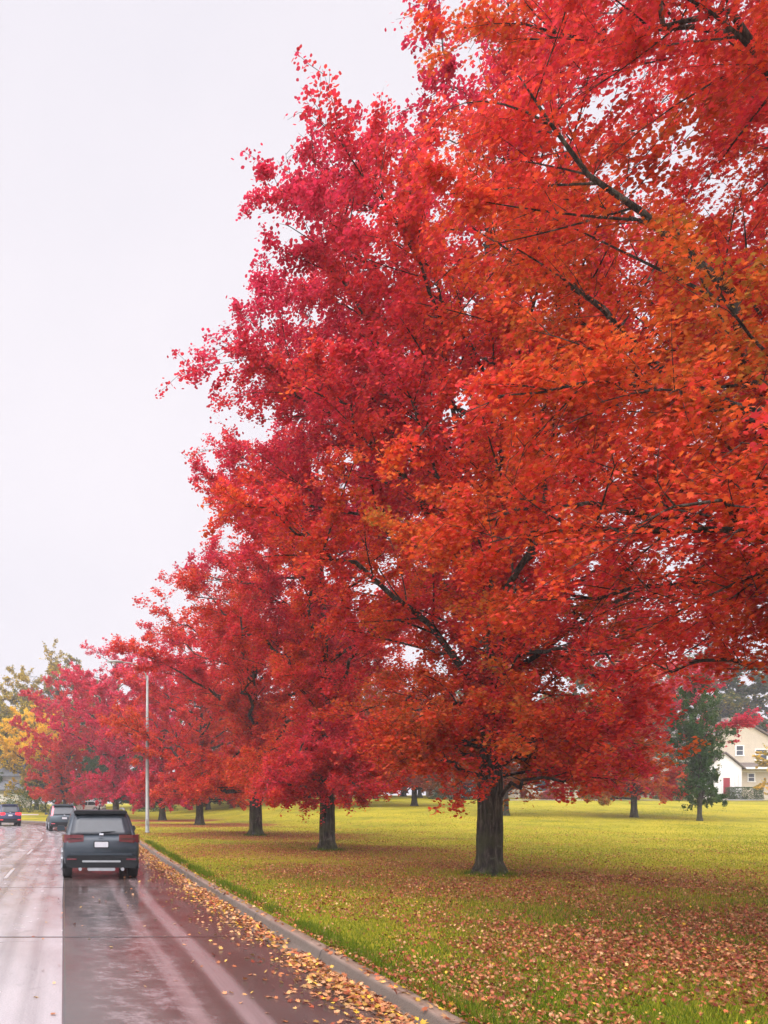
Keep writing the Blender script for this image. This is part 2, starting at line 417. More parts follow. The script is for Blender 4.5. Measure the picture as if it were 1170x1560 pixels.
def gen_tree(seed, H, R, clear, r0, nprim=32, leaves=80000, leaf=.11, kind='maple', hue=.4, hamp=.28, prof=PROF,
             sec_sp=.42, twig_sp=.26, bias=(0,0), top_thin=.5, twigs_geo=True, hue_low=.15, hue_fn=None, low_f=.34, thick=1.0, asc=.07, skirt=0, extra=()):
    rng = np.random.default_rng(seed)
    polys = []; tw_pts = []
    env = lambda z: R*np.interp((z-clear)/(H-clear), *prof)
    # leader
    zz = np.linspace(0, H*.94, 22)
    wob = np.cumsum(rng.normal(0,.055,(22,2)), axis=0)*np.clip(zz/H*1.6,0,1)[:,None]
    lead = np.column_stack([wob[:,0], wob[:,1], zz])
    lr = np.interp(zz/H, [0,.012,.04,.10,.3,.6,.94], [r0*1.42,r0*1.15,r0*1.02,r0*.95,r0*.58,r0*.26,.012])
    if r0 > .24 and twigs_geo:   # finer rings on the trunks one sees close to
        zf = np.concatenate([np.linspace(0,4.5,26), zz[6:]]); lf = np.column_stack([np.interp(zf,zz,lead[:,0]), np.interp(zf,zz,lead[:,1]), zf])
        polys.append((lf, np.interp(zf/H, [0,.008,.02,.045,.10,.3,.6,.94], [r0*1.34,r0*1.16,r0*1.05,r0*1.0,r0*.95,r0*.58,r0*.26,.012]), 32))
    else: polys.append((lead, lr, 14))
    if r0 > .2:   # root flare
        for k in range(6):
            a = k*1.05+rng.uniform(-.3,.3); d = np.array([math.cos(a), math.sin(a), 0])
            polys.append((np.array([d*r0*.55+[0,0,.55], d*r0*.95+[0,0,.22], d*r0*1.35+[0,0,.02], d*r0*1.8+[0,0,-.07]]), np.array([.05,.10,.08,.04]), 6))
    def lead_at(z): return np.array([np.interp(z, zz, lead[:,0]), np.interp(z, zz, lead[:,1]), z]), np.interp(z, zz, lr)
    az0 = rng.uniform(0, 6.28)
    prims = []
    for i in range(nprim):
        f = (i+rng.uniform(0,.6))/nprim
        h = clear*.92+(.88*H-clear)*f**1.3
        p0, rl = lead_at(h)
        az = az0+i*2.39996+rng.uniform(-.35,.35)
        t = (h-clear)/(H-clear)
        z1 = clear+(H-clear)*min(.985, t+(asc+.36*rng.random()**1.1)*(1-t)+.03)
        low = f < low_f and rng.random() < .85
        if low: z1 = clear+rng.uniform(-.35,1.0)+.45*(h-clear)
        rr = env(max(z1, clear+.04*H))*(rng.uniform(.35,1.0) if low else rng.uniform(.78,1.04))
        d = np.array([math.cos(az), math.sin(az), 0])
        p1 = np.array([d[0]*rr+bias[0]*t, d[1]*rr+bias[1]*t, z1])
        L = np.linalg.norm(p1-p0)
        mid = (p0+p1)/2+np.array([0,0,1])*L*(rng.uniform(.12,.24) if low else rng.uniform(-.06,.14))+rng.normal(0,.05*L,3)
        n = 12; P = bez(p0, mid, p1, n); P[1:-1] += rng.normal(0,.018*L,(n-2,3))
        rb = min(rl*.6, .026+.015*L)*thick
        prims.append((P, np.linspace(1,0,n)**.85*rb+.007, L))
    for azd, h, rr, z1 in extra:      # boughs the photograph shows reaching out
        p0, rl = lead_at(h); a = math.radians(azd); p1 = np.array([math.cos(a)*rr, math.sin(a)*rr, z1]); L = np.linalg.norm(p1-p0)
        P = bez(p0, (p0+p1)/2+np.array([0,0,.12*L])+rng.normal(0,.04*L,3), p1, 12); P[1:-1] += rng.normal(0,.015*L,(10,3))
        prims.append((P, np.linspace(1,0,12)**.85*min(rl*.5,(.026+.013*L)*thick)+.007, L))
    for i in range(skirt):      # short leafy limbs low on the trunk
        h = clear+rng.uniform(.2,2.4); p0, rl = lead_at(h); az = az0+i*2.39996+rng.uniform(-.4,.4)
        rr = R*rng.uniform(.22,.55); d = np.array([math.cos(az), math.sin(az), 0])
        p1 = d*rr+np.array([0,0,clear+.5*(h-clear)+rng.uniform(-.2,.6)])
        L = np.linalg.norm(p1-p0); mid = (p0+p1)/2+np.array([0,0,L*rng.uniform(.1,.25)])+rng.normal(0,.05*L,3)
        P = bez(p0,mid,p1,12); prims.append((P, np.linspace(1,0,12)**.85*.035+.006, L*1.3))
    for P, rr, L in prims:
        polys.append((P, rr, 7))
    # secondaries
    secs = []
    src = prims+[(lead[8:], lr[8:], H*.6), (lead[3:10], lr[3:10]*.25, H*.5)]
    for P, rr, L in src:
        isl = P.shape[0] in (14,7); inner = P.shape[0] == 7
        n = max(3, int(L/sec_sp*(3.2 if inner else 1))); n0 = .16 if not inner else 0
        for k in range(n):
            u = n0+(1-n0)*(k+rng.random())/n
            x = u*(len(P)-1); i = min(int(x), len(P)-2); fr = x-i
            p0 = P[i]*(1-fr)+P[i+1]*fr; T = P[i+1]-P[i]; T /= np.linalg.norm(T)+1e-9
            side = rng.normal(size=3); side -= T*side.dot(T); side /= np.linalg.norm(side)
            side[2] = side[2]*.6+.12
            ang = rng.uniform(.5,1.1)
            d = T*math.cos(ang)+side*math.sin(ang); d /= np.linalg.norm(d)
            l = np.clip((.20+.26*rng.random())*L*(1.15-.7*u), .6, 3.4)
            if isl: l = rng.uniform(.9,2.6) if inner else rng.uniform(.6,1.6)
            p1 = p0+d*l
            ra = math.hypot(p1[0],p1[1]); e = max(env(min(p1[2],H)),.4)*1.1
            if ra > e: l = max(.5, l-(ra-e)); p1 = p0+d*l
            if p1[2] < clear*.8: p1[2] = clear*.8+rng.random()*.4
            if p1[2] > H*1.03: p1[2] = H*1.03-rng.random()*.5
            m = (p0+p1)/2+np.array([0,0,rng.uniform(-.05,.13)*l])+rng.normal(0,.06*l,3)
            S = bez(p0,m,p1,6)
            rs = min(rr[i]*.6, .006+.0085*l)
            secs.append((S, np.linspace(1,.3,6)*rs, l))
    for S, rs, l in secs: polys.append((S, rs, 4))
    # twigs
    TP0, TP1 = [], []
    for S, rs, l in secs+[(P[6:], r[6:], L*.45) for P, r, L in prims]:
        n = max(2, int(l/twig_sp))
        for k in range(n):
            u = .12+.88*(k+rng.random())/n; x = u*(len(S)-1); i = min(int(x), len(S)-2); fr = x-i
            p0 = S[i]*(1-fr)+S[i+1]*fr; T = S[i+1]-S[i]; T /= np.linalg.norm(T)+1e-9
            d = T*.8+rng.normal(0,.62,3)+np.array([0,0,.18]); d /= np.linalg.norm(d)
            q = p0+d*rng.uniform(.25,.85)
            TP0.append(p0); TP1.append(q)
            if twigs_geo: polys.append((np.array([p0,(p0+q)/2+rng.normal(0,.02,3),q]), np.array([.006,.0045,.002]), 3))
    TP0, TP1 = np.array(TP0), np.array(TP1)
    me_t = np_mesh('trunk', *tubes(polys), M['bark'], smooth=True)
    # leaves
    nt = len(TP0)
    tz = (TP1[:,2]-clear)/(H-clear)
    w = rng.gamma(1.6, 1, nt)*np.interp(tz, [0,.55,.75,.9,1.05], [1,1,.75,.5,top_thin])
    cl = np.sin(TP1@rng.normal(0,1.1,(3,)) + 1)+np.sin(TP1@rng.normal(0,1.3,(3,)))+np.sin(TP1@rng.normal(0,1.6,(3,)))
    w *= np.clip(1+.28*cl, .12, 2); w /= w.sum()
    idx = rng.choice(nt, leaves, p=w)
    u = rng.beta(1.5,1.0,leaves)[:,None]
    P = TP0[idx]*(1-u)+TP1[idx]*u+rng.normal(0,.085,(leaves,3)); P[:,2] -= .03
    V, Lp, Ss = place_leaves(rng, P, leaf, kind, up=.55)
    # hue: each limb turns at its own pace
    K = rng.normal(0,1,(7,3))*np.array([.35,.5,.6,.9,1.2,1.6,2.2])[:,None]; ph = rng.uniform(0,6.28,7); am = np.array([.9,.8,.7,.6,.5,.4,.3])
    nz = (np.sin(P@K.T+ph)*am).sum(1)/2.0
    th = np.clip((P[:,2]-clear)/(H-clear),0,1)
    hv = hue+hamp*nz*.75+hue_low*(.45-th)
    if hue_fn is not None: hv = hv+hue_fn(P)
    me_c = np_mesh('crown', V, Lp, Ss, M['maple'], face_attr={'hue': np.clip(hv,-.2,1.4)})
    return me_t, me_c

def tree(name, meshes, loc, rz, label, cat='tree', group=None, leafm=None, scale=1.0):
    o = empty(name, loc, rz)
    o.scale = (scale,)*3 if not hasattr(scale,'__len__') else scale
    tag(o, label, cat, group)
    t = link('trunk', meshes[0], None, o); c = link('crown', meshes[1], None, o)
    if leafm:
        c.material_slots[0].link = 'OBJECT'; c.material_slots[0].material = M[leafm]
    return o

ROW = 'maples in the row beside the road'
def on(x, y, d=0.0): return (x, y, float(lawn_z(x, y))-.02+d)
TQ = 1.0
P_T1 = ([0,.05,.14,.28,.46,.62,.78,.90,1.0], [.34,.52,.78,1.0,1.02,.98,.77,.50,.16])
P_T0 = ([0,.06,.16,.30,.48,.64,.78,.90,1.0], [.85,.97,1.0,1.0,.97,.88,.68,.40,.06])
tree('maple_tree', gen_tree(11, 20.5, 5.75, 3.2, .33, nprim=46, leaves=int(340000*TQ), leaf=.080, thick=.6, asc=.10, low_f=.45, skirt=8, extra=[(172,4.4,5.0,5.0),(196,4.8,4.8,4.5),(152,5.0,5.3,5.8),(212,4.6,5.1,5.3),(183,5.6,5.4,6.3),(140,4.4,4.6,4.7)], prof=P_T0, hue=.45, hamp=.32, hue_low=.15), on(10.2,9.0), 0,
     'big orange and rust maple whose boughs hang closest overhead, its trunk out of view', group=ROW)
tree('maple_tree', gen_tree(23, 20.9, 6.75, 2.0, .275, nprim=48, leaves=int(330000*TQ), leaf=.078, skirt=16, extra=[(0,4,5,6.3),(22,5,5.5,7.6),(-28,4.5,5.2,7.0),(-60,5,4.6,7.8),(185,7,5.9,12.0),(205,6,5.9,10.4),(170,8,5.9,13.4),(225,8,5.6,12.8),(195,9.5,5.3,15.2)], kind='six', hue=.31, hamp=.34, prof=P_T1, hue_fn=lambda P: -.10*np.clip(-P[:,0]/4,0,1)+.40*np.clip(P[:,0]/3.5-.35,0,1)*np.clip((8-P[:,2])/4,0,1), hue_low=.55, thick=.62, asc=.12, top_thin=.3), on(10.1,18.7), 0,
     'tall red maple with the thickest visible trunk, mossy at its base, standing in fallen leaves', group=ROW)
tree('maple_tree', gen_tree(37, 18.2, 6.5, 1.9, .265, nprim=46, leaves=int(230000*TQ), leaf=.09, skirt=14, kind='six', hue=.27, hamp=.32, hue_low=.42, thick=.85), on(9.54,28.5), 0,
     'crimson maple with a slimmer trunk, next beyond the thickest mossy trunk in the row', group=ROW)
tree('maple_tree', gen_tree(44, 16.5, 7.1, 1.8, .29, nprim=38, leaves=int(150000*TQ), leaf=.115, skirt=12, kind='four', hue=.38, hamp=.24, hue_low=.4, thick=.85), on(10.1,41.4), 3.6,
     'scarlet maple with a short dark trunk beside the bright green strip of lawn', group=ROW, scale=(1.12,1.12,1.03))
far_a = gen_tree(53, 16.8, 6.8, 1.7, .29, nprim=36, leaves=90000, leaf=.17, skirt=10, kind='four', hue=.40, hamp=.2, twig_sp=.45, sec_sp=.55, twigs_geo=False)
far_b = gen_tree(67, 16.6, 6.6, 1.5, .27, nprim=36, leaves=90000, leaf=.17, skirt=10, kind='four', hue=.38, hamp=.2, twig_sp=.45, sec_sp=.55, twigs_geo=False)
far_c = gen_tree(71, 13.0, 5.4, 2.0, .22, nprim=30, leaves=34000, leaf=.20, kind='four', hue=.40, hamp=.26, twig_sp=.45, sec_sp=.5, twigs_geo=False)
far_e = gen_tree(103, 15.0, 7.0, 1.6, .28, nprim=40, leaves=110000, leaf=.16, kind='four', hue=.42, hamp=.22, hue_low=-.5, twig_sp=.4, sec_sp=.5, twigs_geo=False)
far_d = gen_tree(83, 15.0, 7.6, .8, .30, nprim=34, leaves=56000, leaf=.27, kind='four', hue=.42, hamp=.26, twig_sp=.45, sec_sp=.55, twigs_geo=False, low_f=.45)
tree('maple_tree', far_a, on(10.4,60.3), 0, 'orange red maple in the row just behind the street lamp', group=ROW)
tree('maple_tree', far_b, on(9.4,75), 1.3, 'deep crimson maple in the row with a thin trunk beside the lamp pole', group=ROW, leafm='crimson', scale=1.06)
tree('maple_tree', far_a, on(5.6,85), 2.2, 'bright crimson maple behind the dark SUV where the road bends', group=ROW, leafm='crimson', scale=1.2)
tree('maple_tree', far_b, on(.2,97), 4.0, 'red maple at the far end of the row, next to the yellow tree', group=ROW, leafm='scarlet', scale=1.15)

# across the lawn
LG = 'trees scattered across the lawn'
far_m = gen_tree(91, 15.5, 6.9, 1.5, .20, nprim=36, leaves=100000, leaf=.14, skirt=8, kind='four', hue=.42, hamp=.22, twig_sp=.4, sec_sp=.5, twigs_geo=False, hue_fn=lambda P: np.clip(-.085*P[:,0], -.4, .42))
far_n = gen_tree(97, 11.3, 2.7, .9, .21, nprim=34, leaves=26000, leaf=.17, kind='four', hue=.35, hamp=.25, twig_sp=.4, sec_sp=.4, twigs_geo=False)
tree('young_maple', far_m, on(42.0,58), 0, 'scarlet and olive maple alone on the bright lawn in front of the houses', group=LG, leafm='maple', scale=1.0)
tree('green_tree', far_n, on(43.6,54), 2.0, 'dark green narrow tree with a bare brown trunk near the red door', group=LG, leafm='dark_green', scale=(.62,.62,1.0))
tree('young_maple', far_c, on(33.7,60), 3.3, 'olive brown tree with a thin trunk behind the thick mossy trunk', group=LG, leafm='russet', scale=.85)
BG = 'trees behind the lawn'
bgs = [('green_tree', far_d, (95,116), 'olive', 1.55, 'grey green tree directly behind the chimney of the beige house'),
       ('green_tree', far_d, (62,118), 'mid_green', 1.2, 'broad green tree rising behind the grey roofed house'),
       ('russet_tree', far_d, (50,116), 'russet', 1.15, 'broad brown tree rising behind the garage of the grey roofed house'),
       ('russet_tree', far_d, (26,118), 'russet', 1.15, 'broad brown tree beside the pale house far behind the trunks'),
       ('russet_tree', far_d, (18,98), 'russet', .9, 'spreading russet tree low behind the trunks near the lamp pole'),
       ('russet_tree', far_d, (26,100), 'scarlet', .85, 'spreading dull red tree at the far edge of the lawn behind the scarlet maple'),
       ('russet_tree', far_d, (34,106), 'russet', 1.0, 'spreading brown tree at the far edge of the lawn behind the slimmer trunked crimson maple'),
       ('green_tree', far_d, (42,110), 'olive', 1.0, 'spreading olive tree at the far edge of the lawn between two trunks'),
       ('russet_tree', far_d, (48,94), 'russet', .8, 'spreading brown tree directly behind the thick mossy trunk'),
       ('green_tree', far_d, (64,93), 'olive', .72, 'spreading olive tree before the garage of the grey roofed house'),
       ('green_tree', far_d, (70,108), 'mid_green', 1.0, 'spreading green tree between the two houses'),
       ('green_tree', far_d, (12,118), 'dark_green', .9, 'spreading dark green tree far beyond the parked white car'),
       ('green_tree', far_e, (-13,142), 'mid_green', 1.2, 'spreading green tree behind the bungalow roof ridge'),
       ('green_tree', far_d, (4,128), 'dark_green', 1.0, 'spreading dark green tree beyond the road bend'),
       ('russet_tree', far_b, (27,75), 'russet', .9, 'russet tree with a broad dark trunk behind the slimmer trunked crimson maple'),
       ('russet_tree', far_a, (33.4,75), 'russet', .85, 'russet tree with a straight trunk between the two largest maples'),
       ('russet_tree', far_c, (30.5,84), 'scarlet', 1.0, 'small red tree between two russet trees at the back of the lawn'),
       ('green_tree', far_a, (38,96), 'dark_green', .8, 'dark green tree at the back of the lawn beside a grey roofed house'),
       ('russet_tree', far_b, (22,92), 'russet', .95, 'russet tree at the back of the lawn behind the orange red maple'),
       ('green_tree', far_b, (17,108), 'dark_green', .95, 'dark green tree far back behind the lamp pole'),
       ('green_tree', far_c, (47,104), 'olive', 1.1, 'olive green tree in front of the grey roofed house'),
       ('russet_tree', far_a, (55,99), 'russet', .8, 'russet tree standing against the grey roofed house'),
       ('green_tree', far_d, (76,112), 'olive', 1.3, 'grey green tree rising behind the beige house'),
       ('green_tree', far_d, (103,113), 'olive', 1.45, 'tall grey green tree behind the beige house roof'),
       ('green_tree', far_d, (70.2,90), 'dark_green', .6, 'dark green tree at the corner of the beige house'),
       ('yellow_tree', far_c, (77.5,84.5), 'yellow', .55, 'small yellow leaved tree in front of the beige house'),
       ('yellow_tree', far_e, (-3.9,113), 'yellow', 1.08, 'bright yellow tree peeping out around the farthest red maple'),
       ('green_tree', far_e, (-10.5,128), 'mid_green', 1.3, 'green tree turning yellow above the grey roof'),
       ('green_tree', far_e, (-19,136), 'mid_green', 1.5, 'large green tree rising behind the grey roof'),
       ('green_tree', far_e, (-1,150), 'olive', 2.05, 'tall grey green tree towering behind the yellow tree'),
       ('green_tree', far_b, (9,135), 'olive', 1.2, 'olive tree hidden behind the crimson maples'),
       ('green_tree', far_c, (-2.5,108), 'dark_green', .62, 'low dark green tree under the farthest red maple'),
       ('green_tree', far_c, (3.5,112), 'dark_green', .6, 'low dark green tree behind the bright crimson maple')]
for k, (nm, ms, (x,y), lm, sc, lab) in enumerate(bgs):
    tree(nm, ms, on(x,y), k*1.7+.4, lab, group=BG, leafm=lm, scale=sc)

# ------------------------------------------------------------------ shrubs and hedges
def bush(name, loc, sx, sy, sz, n, mat, label, group, seed, boxy=False, leaf=.16):
    rng = np.random.default_rng(seed)
    if boxy:
        P = rng.uniform(-1,1,(n,3)); ax = rng.integers(0,3,n); P[np.arange(n),ax] = np.sign(P[np.arange(n),ax])*rng.uniform(.86,1.02,n)
        P = P*np.array([sx,sy,sz/2])+np.array([0,0,sz/2])
    else:
        d = rng.normal(size=(n,3)); d /= np.linalg.norm(d,axis=1)[:,None]; d[:,2] = np.abs(d[:,2])
        lump = 1+.18*np.sin(d@rng.normal(0,3,3)+1)+.15*np.sin(d@rng.normal(0,5,3))
        P = d*(rng.uniform(.55,1,n)**.5*lump)[:,None]*np.array([sx,sy,sz])
    V, L, S = place_leaves(rng, P, leaf, 'four', up=.3)
    hv = .35+.25*np.sin(P@rng.normal(0,2,3))+.1*rng.normal(size=n)
    o = empty(name, loc); tag(o, label, 'hedge' if boxy else 'shrub', group)
    link('foliage', np_mesh('foliage', V, L, S, M[mat], face_attr={'hue': hv}), None, o)
    st = MB()
    for k in range(5):
        a = k*1.25; st.tube([(0,0,-.05),(math.cos(a)*sx*.3,math.sin(a)*sy*.3,sz*.35),(math.cos(a)*sx*.6,math.sin(a)*sy*.6,sz*.7)], [.05,.035,.015], 5)
    st.build('stem', M['bark'], o)
    return o
SG = 'shrubs round the houses'
bush('clipped_hedge', on(79.7,92.2), 1.75, .6, 1.5, 5000, 'dark_green', 'clipped dark green hedge below the window of the beige house', SG, 5, True, .11)
bush('clipped_hedge', on(73.5,95), 1.6, .8, 1.7, 4000, 'mid_green', 'lighter green hedge behind the narrow dark green tree', SG, 6, True, .12)
for k, (x,y,sx,sz,mt,lab) in enumerate([(47.2,96,2.6,2.2,'dark_green','dark shrub beside the thick mossy trunk, in front of the grey roofed house'),
        (57,92,1.4,1.3,'russet','small brown shrub near the pale garage wall'),
        (22,104,3.0,2.6,'dark_green','dark green shrub behind the lamp pole'),
        (12,106,3.2,2.4,'dark_green','dark green shrub left of the lamp pole'),
        (-4.5,103,3.0,3.2,'dark_green','dark green shrub under the farthest red maple'),
        (1.2,102,2.6,2.6,'mid_green','mid green shrub beyond the dark SUV'),
        (-11.5,112,3.0,2.0,'dark_green','dark low shrub in front of the grey roofed bungalow'),
        (-7.5,106,2.2,1.4,'olive','olive shrub at the roadside before the bungalow'),
        (66,97,2.2,2.0,'olive','olive shrub against the side of the grey roofed house')]):
    bush('garden_shrub', on(x,y), sx, sx*.7, sz, 2600, mt, lab, SG, 20+k)

# ------------------------------------------------------------------ leaf litter and grass blades
rng = np.random.default_rng(4)
def in_view(x, y, pad=1.0): return (x < .92*y+pad)
def kerb_x(y): return np.interp(y, PATH[:,1][:180], PATH[:,0][:180])
def scatter(n, y0, y1, xmax, power):
    y = y0+(y1-y0)*rng.random(n)**power
    x = kerb_x(y)+.16+rng.random(n)*(np.minimum(.92*y+1.5, xmax)-kerb_x(y))
    return x, y
x, y = scatter(620000, 4.5, 58, 30, 1.45)
dens = np.zeros_like(x)
for tx, ty in TREES_XY: dens = np.maximum(dens, np.exp(-((x-tx)**2+(y-ty)**2)/(2*4.2**2)))
pn = np.sin(x*1.3+y*.6)*.5+np.sin(x*.5-y*1.1+2)*.5+np.sin(x*2.3+y*2.9)*.35+np.sin(x*5.1-y*3.3)*.3
prob = np.clip(.08+.66*dens+.56*pn*(.28+dens), .02, 1)
edge = np.exp(-((x-kerb_x(y)-.22)/.10)**2)*.6*(rng.random(len(x))<.6)
keep = rng.random(len(x)) < np.maximum(prob*.54, edge)
x, y = x[keep], y[keep]
P = np.column_stack([x, y, lawn_z(x,y)+rng.uniform(.012,.055,len(x))])
V, L, S = place_leaves(rng, P, .036, 'maple', up=.3, spread=(.5,1.7))
hv = np.clip(rng.normal(.40,.27,len(x))-.14*dens[keep], -.1, 1.1)
o = link('fallen_leaves', np_mesh('fallen_leaves', V, L, S, M['litter'], face_attr={'hue':hv}))
tag(o, 'red and tan fallen leaves scattered over the lawn under the maples', 'leaves', kind='stuff')

n = 15000
y = 4+38*rng.random(n)**1.5
c = rng.random(n)
off = np.where(c < .76, -rng.gamma(2.2,.10,n)-.03, np.where(c < .985, -rng.gamma(1.5,.27,n), -rng.uniform(.5,5,n)))
clump = np.sin(y*1.7)+np.sin(y*4.1+1)+np.sin(y*.8+2)
keep = (off > -5.5) & (rng.random(n) < np.clip(.62+.2*clump, .12, 1))
y, off = y[keep], off[keep]
x = kerb_x(y)+off
P = np.column_stack([x, y, .012+rng.uniform(0,.035,len(x))*np.exp(off/.5)])
kt = rng.random(len(x)) < .06
P[kt,0] = kerb_x(P[kt,1])+rng.uniform(.03,.19,kt.sum()); P[kt,2] = .14
V, L, S = place_leaves(rng, P, .072, 'maple', up=.9)
V[:,2] = np.maximum(V[:,2], .006)
hv = np.clip(rng.normal(.62,.24,len(x)), 0, 1.1)
o = link('gutter_leaves', np_mesh('gutter_leaves', V, L, S, M['litter'], face_attr={'hue':hv}))
tag(o, 'orange and yellow wet leaves heaped in the gutter along the kerb', 'leaves', kind='stuff')

def blade_mat():
    g = N('grass_blades'); at = g.n('Attribute', attribute_name='hue').outputs['Fac']
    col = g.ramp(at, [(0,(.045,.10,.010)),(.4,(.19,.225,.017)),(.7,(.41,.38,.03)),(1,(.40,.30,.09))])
    d = g.n('BsdfDiffuse'); t = g.n('BsdfTranslucent'); g.l(col, d.inputs[0]); g.l(col, t.inputs[0])
    mx = g.n('MixShader'); mx.inputs[0].default_value = .3; g.l(d.outputs[0], mx.inputs[1]); g.l(t.outputs[0], mx.inputs[2]); g.l(mx.outputs[0], g.out.inputs[0])
    return g.m
n = 460000
x, y = scatter(n, 4.6, 75, 60, 2.3)
k = rng.random(n) < np.interp(y, [0,25,75], [1,1,.0]); x, y = x[k], y[k]; n = len(x)
ne = 26000
ye = 4.6+30*rng.random(ne)**1.8; tuft = np.sin(ye*3.1)+np.sin(ye*1.3+1)+np.sin(ye*7)*.6
k = rng.random(ne) < np.clip(.45+.3*tuft, .02, 1); ye = ye[k]; xe = kerb_x(ye)+.2+np.abs(rng.normal(0,.13,len(ye)))
for tx, ty in TREES_XY[:4]:
    a_ = rng.uniform(0,6.28,1500); r_ = .27+np.abs(rng.normal(0,.16,1500)); xe = np.concatenate([xe, tx+r_*np.cos(a_)]); ye = np.concatenate([ye, ty+r_*np.sin(a_)])
big = np.concatenate([np.zeros(n), np.ones(len(xe))]); x = np.concatenate([x,xe]); y = np.concatenate([y,ye])
hgt = np.where(big>0, rng.uniform(.06,.15,len(x)), rng.uniform(.025,.07,len(x)))
az = rng.uniform(0,6.28,len(x)); w = .0035+.00024*y
lean = rng.normal(0,.35,(len(x),2))*hgt[:,None]
z = lawn_z(x,y)-.005
V = np.empty((len(x),3,3)); ca, sa = np.cos(az)*w, np.sin(az)*w
V[:,0] = np.column_stack([x-ca,y-sa,z]); V[:,1] = np.column_stack([x+ca,y+sa,z]); V[:,2] = np.column_stack([x+lean[:,0],y+lean[:,1],z+hgt])
pn = np.sin(x*.8+y*.35)*.5+np.sin(x*.33-y*.6+2)*.5
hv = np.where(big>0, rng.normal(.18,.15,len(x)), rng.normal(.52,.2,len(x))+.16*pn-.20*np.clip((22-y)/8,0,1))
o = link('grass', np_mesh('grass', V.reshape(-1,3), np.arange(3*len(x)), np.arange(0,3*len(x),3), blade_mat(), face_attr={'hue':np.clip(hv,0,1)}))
tag(o, 'short yellow green grass of the lawn, taller along the kerb', 'grass', kind='stuff')

# ------------------------------------------------------------------ cars
M['tyre'] = plain('tyre_rubber', (.018,.018,.019), .75)
M['rim'] = plain('alloy_rim', (.35,.36,.38), .3, .9)
M['cladding'] = plain('black_cladding', (.012,.014,.016), .7, spec=.2)
M['chrome'] = plain('satin_trim', (.40,.42,.44), .35, .8)
M['glass'] = plain('dark_car_glass', (.03,.037,.045), .12, 0, coat=.15, spec=.45)
M['plate'] = plain('plate_white', (.48,.49,.52), .4)
M['lens_off'] = plain('unlit_red_lens', (.10,.010,.018), .18, coat=.6)
M['lens_on'] = plain('lit_red_lens', (.5,.01,.015), .2, emit=(1,.03,.05), es=1.6)
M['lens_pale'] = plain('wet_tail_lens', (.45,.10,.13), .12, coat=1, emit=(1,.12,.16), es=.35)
def paint(name, c): return plain(name, c, .38, .25, var=.06, coat=.35)

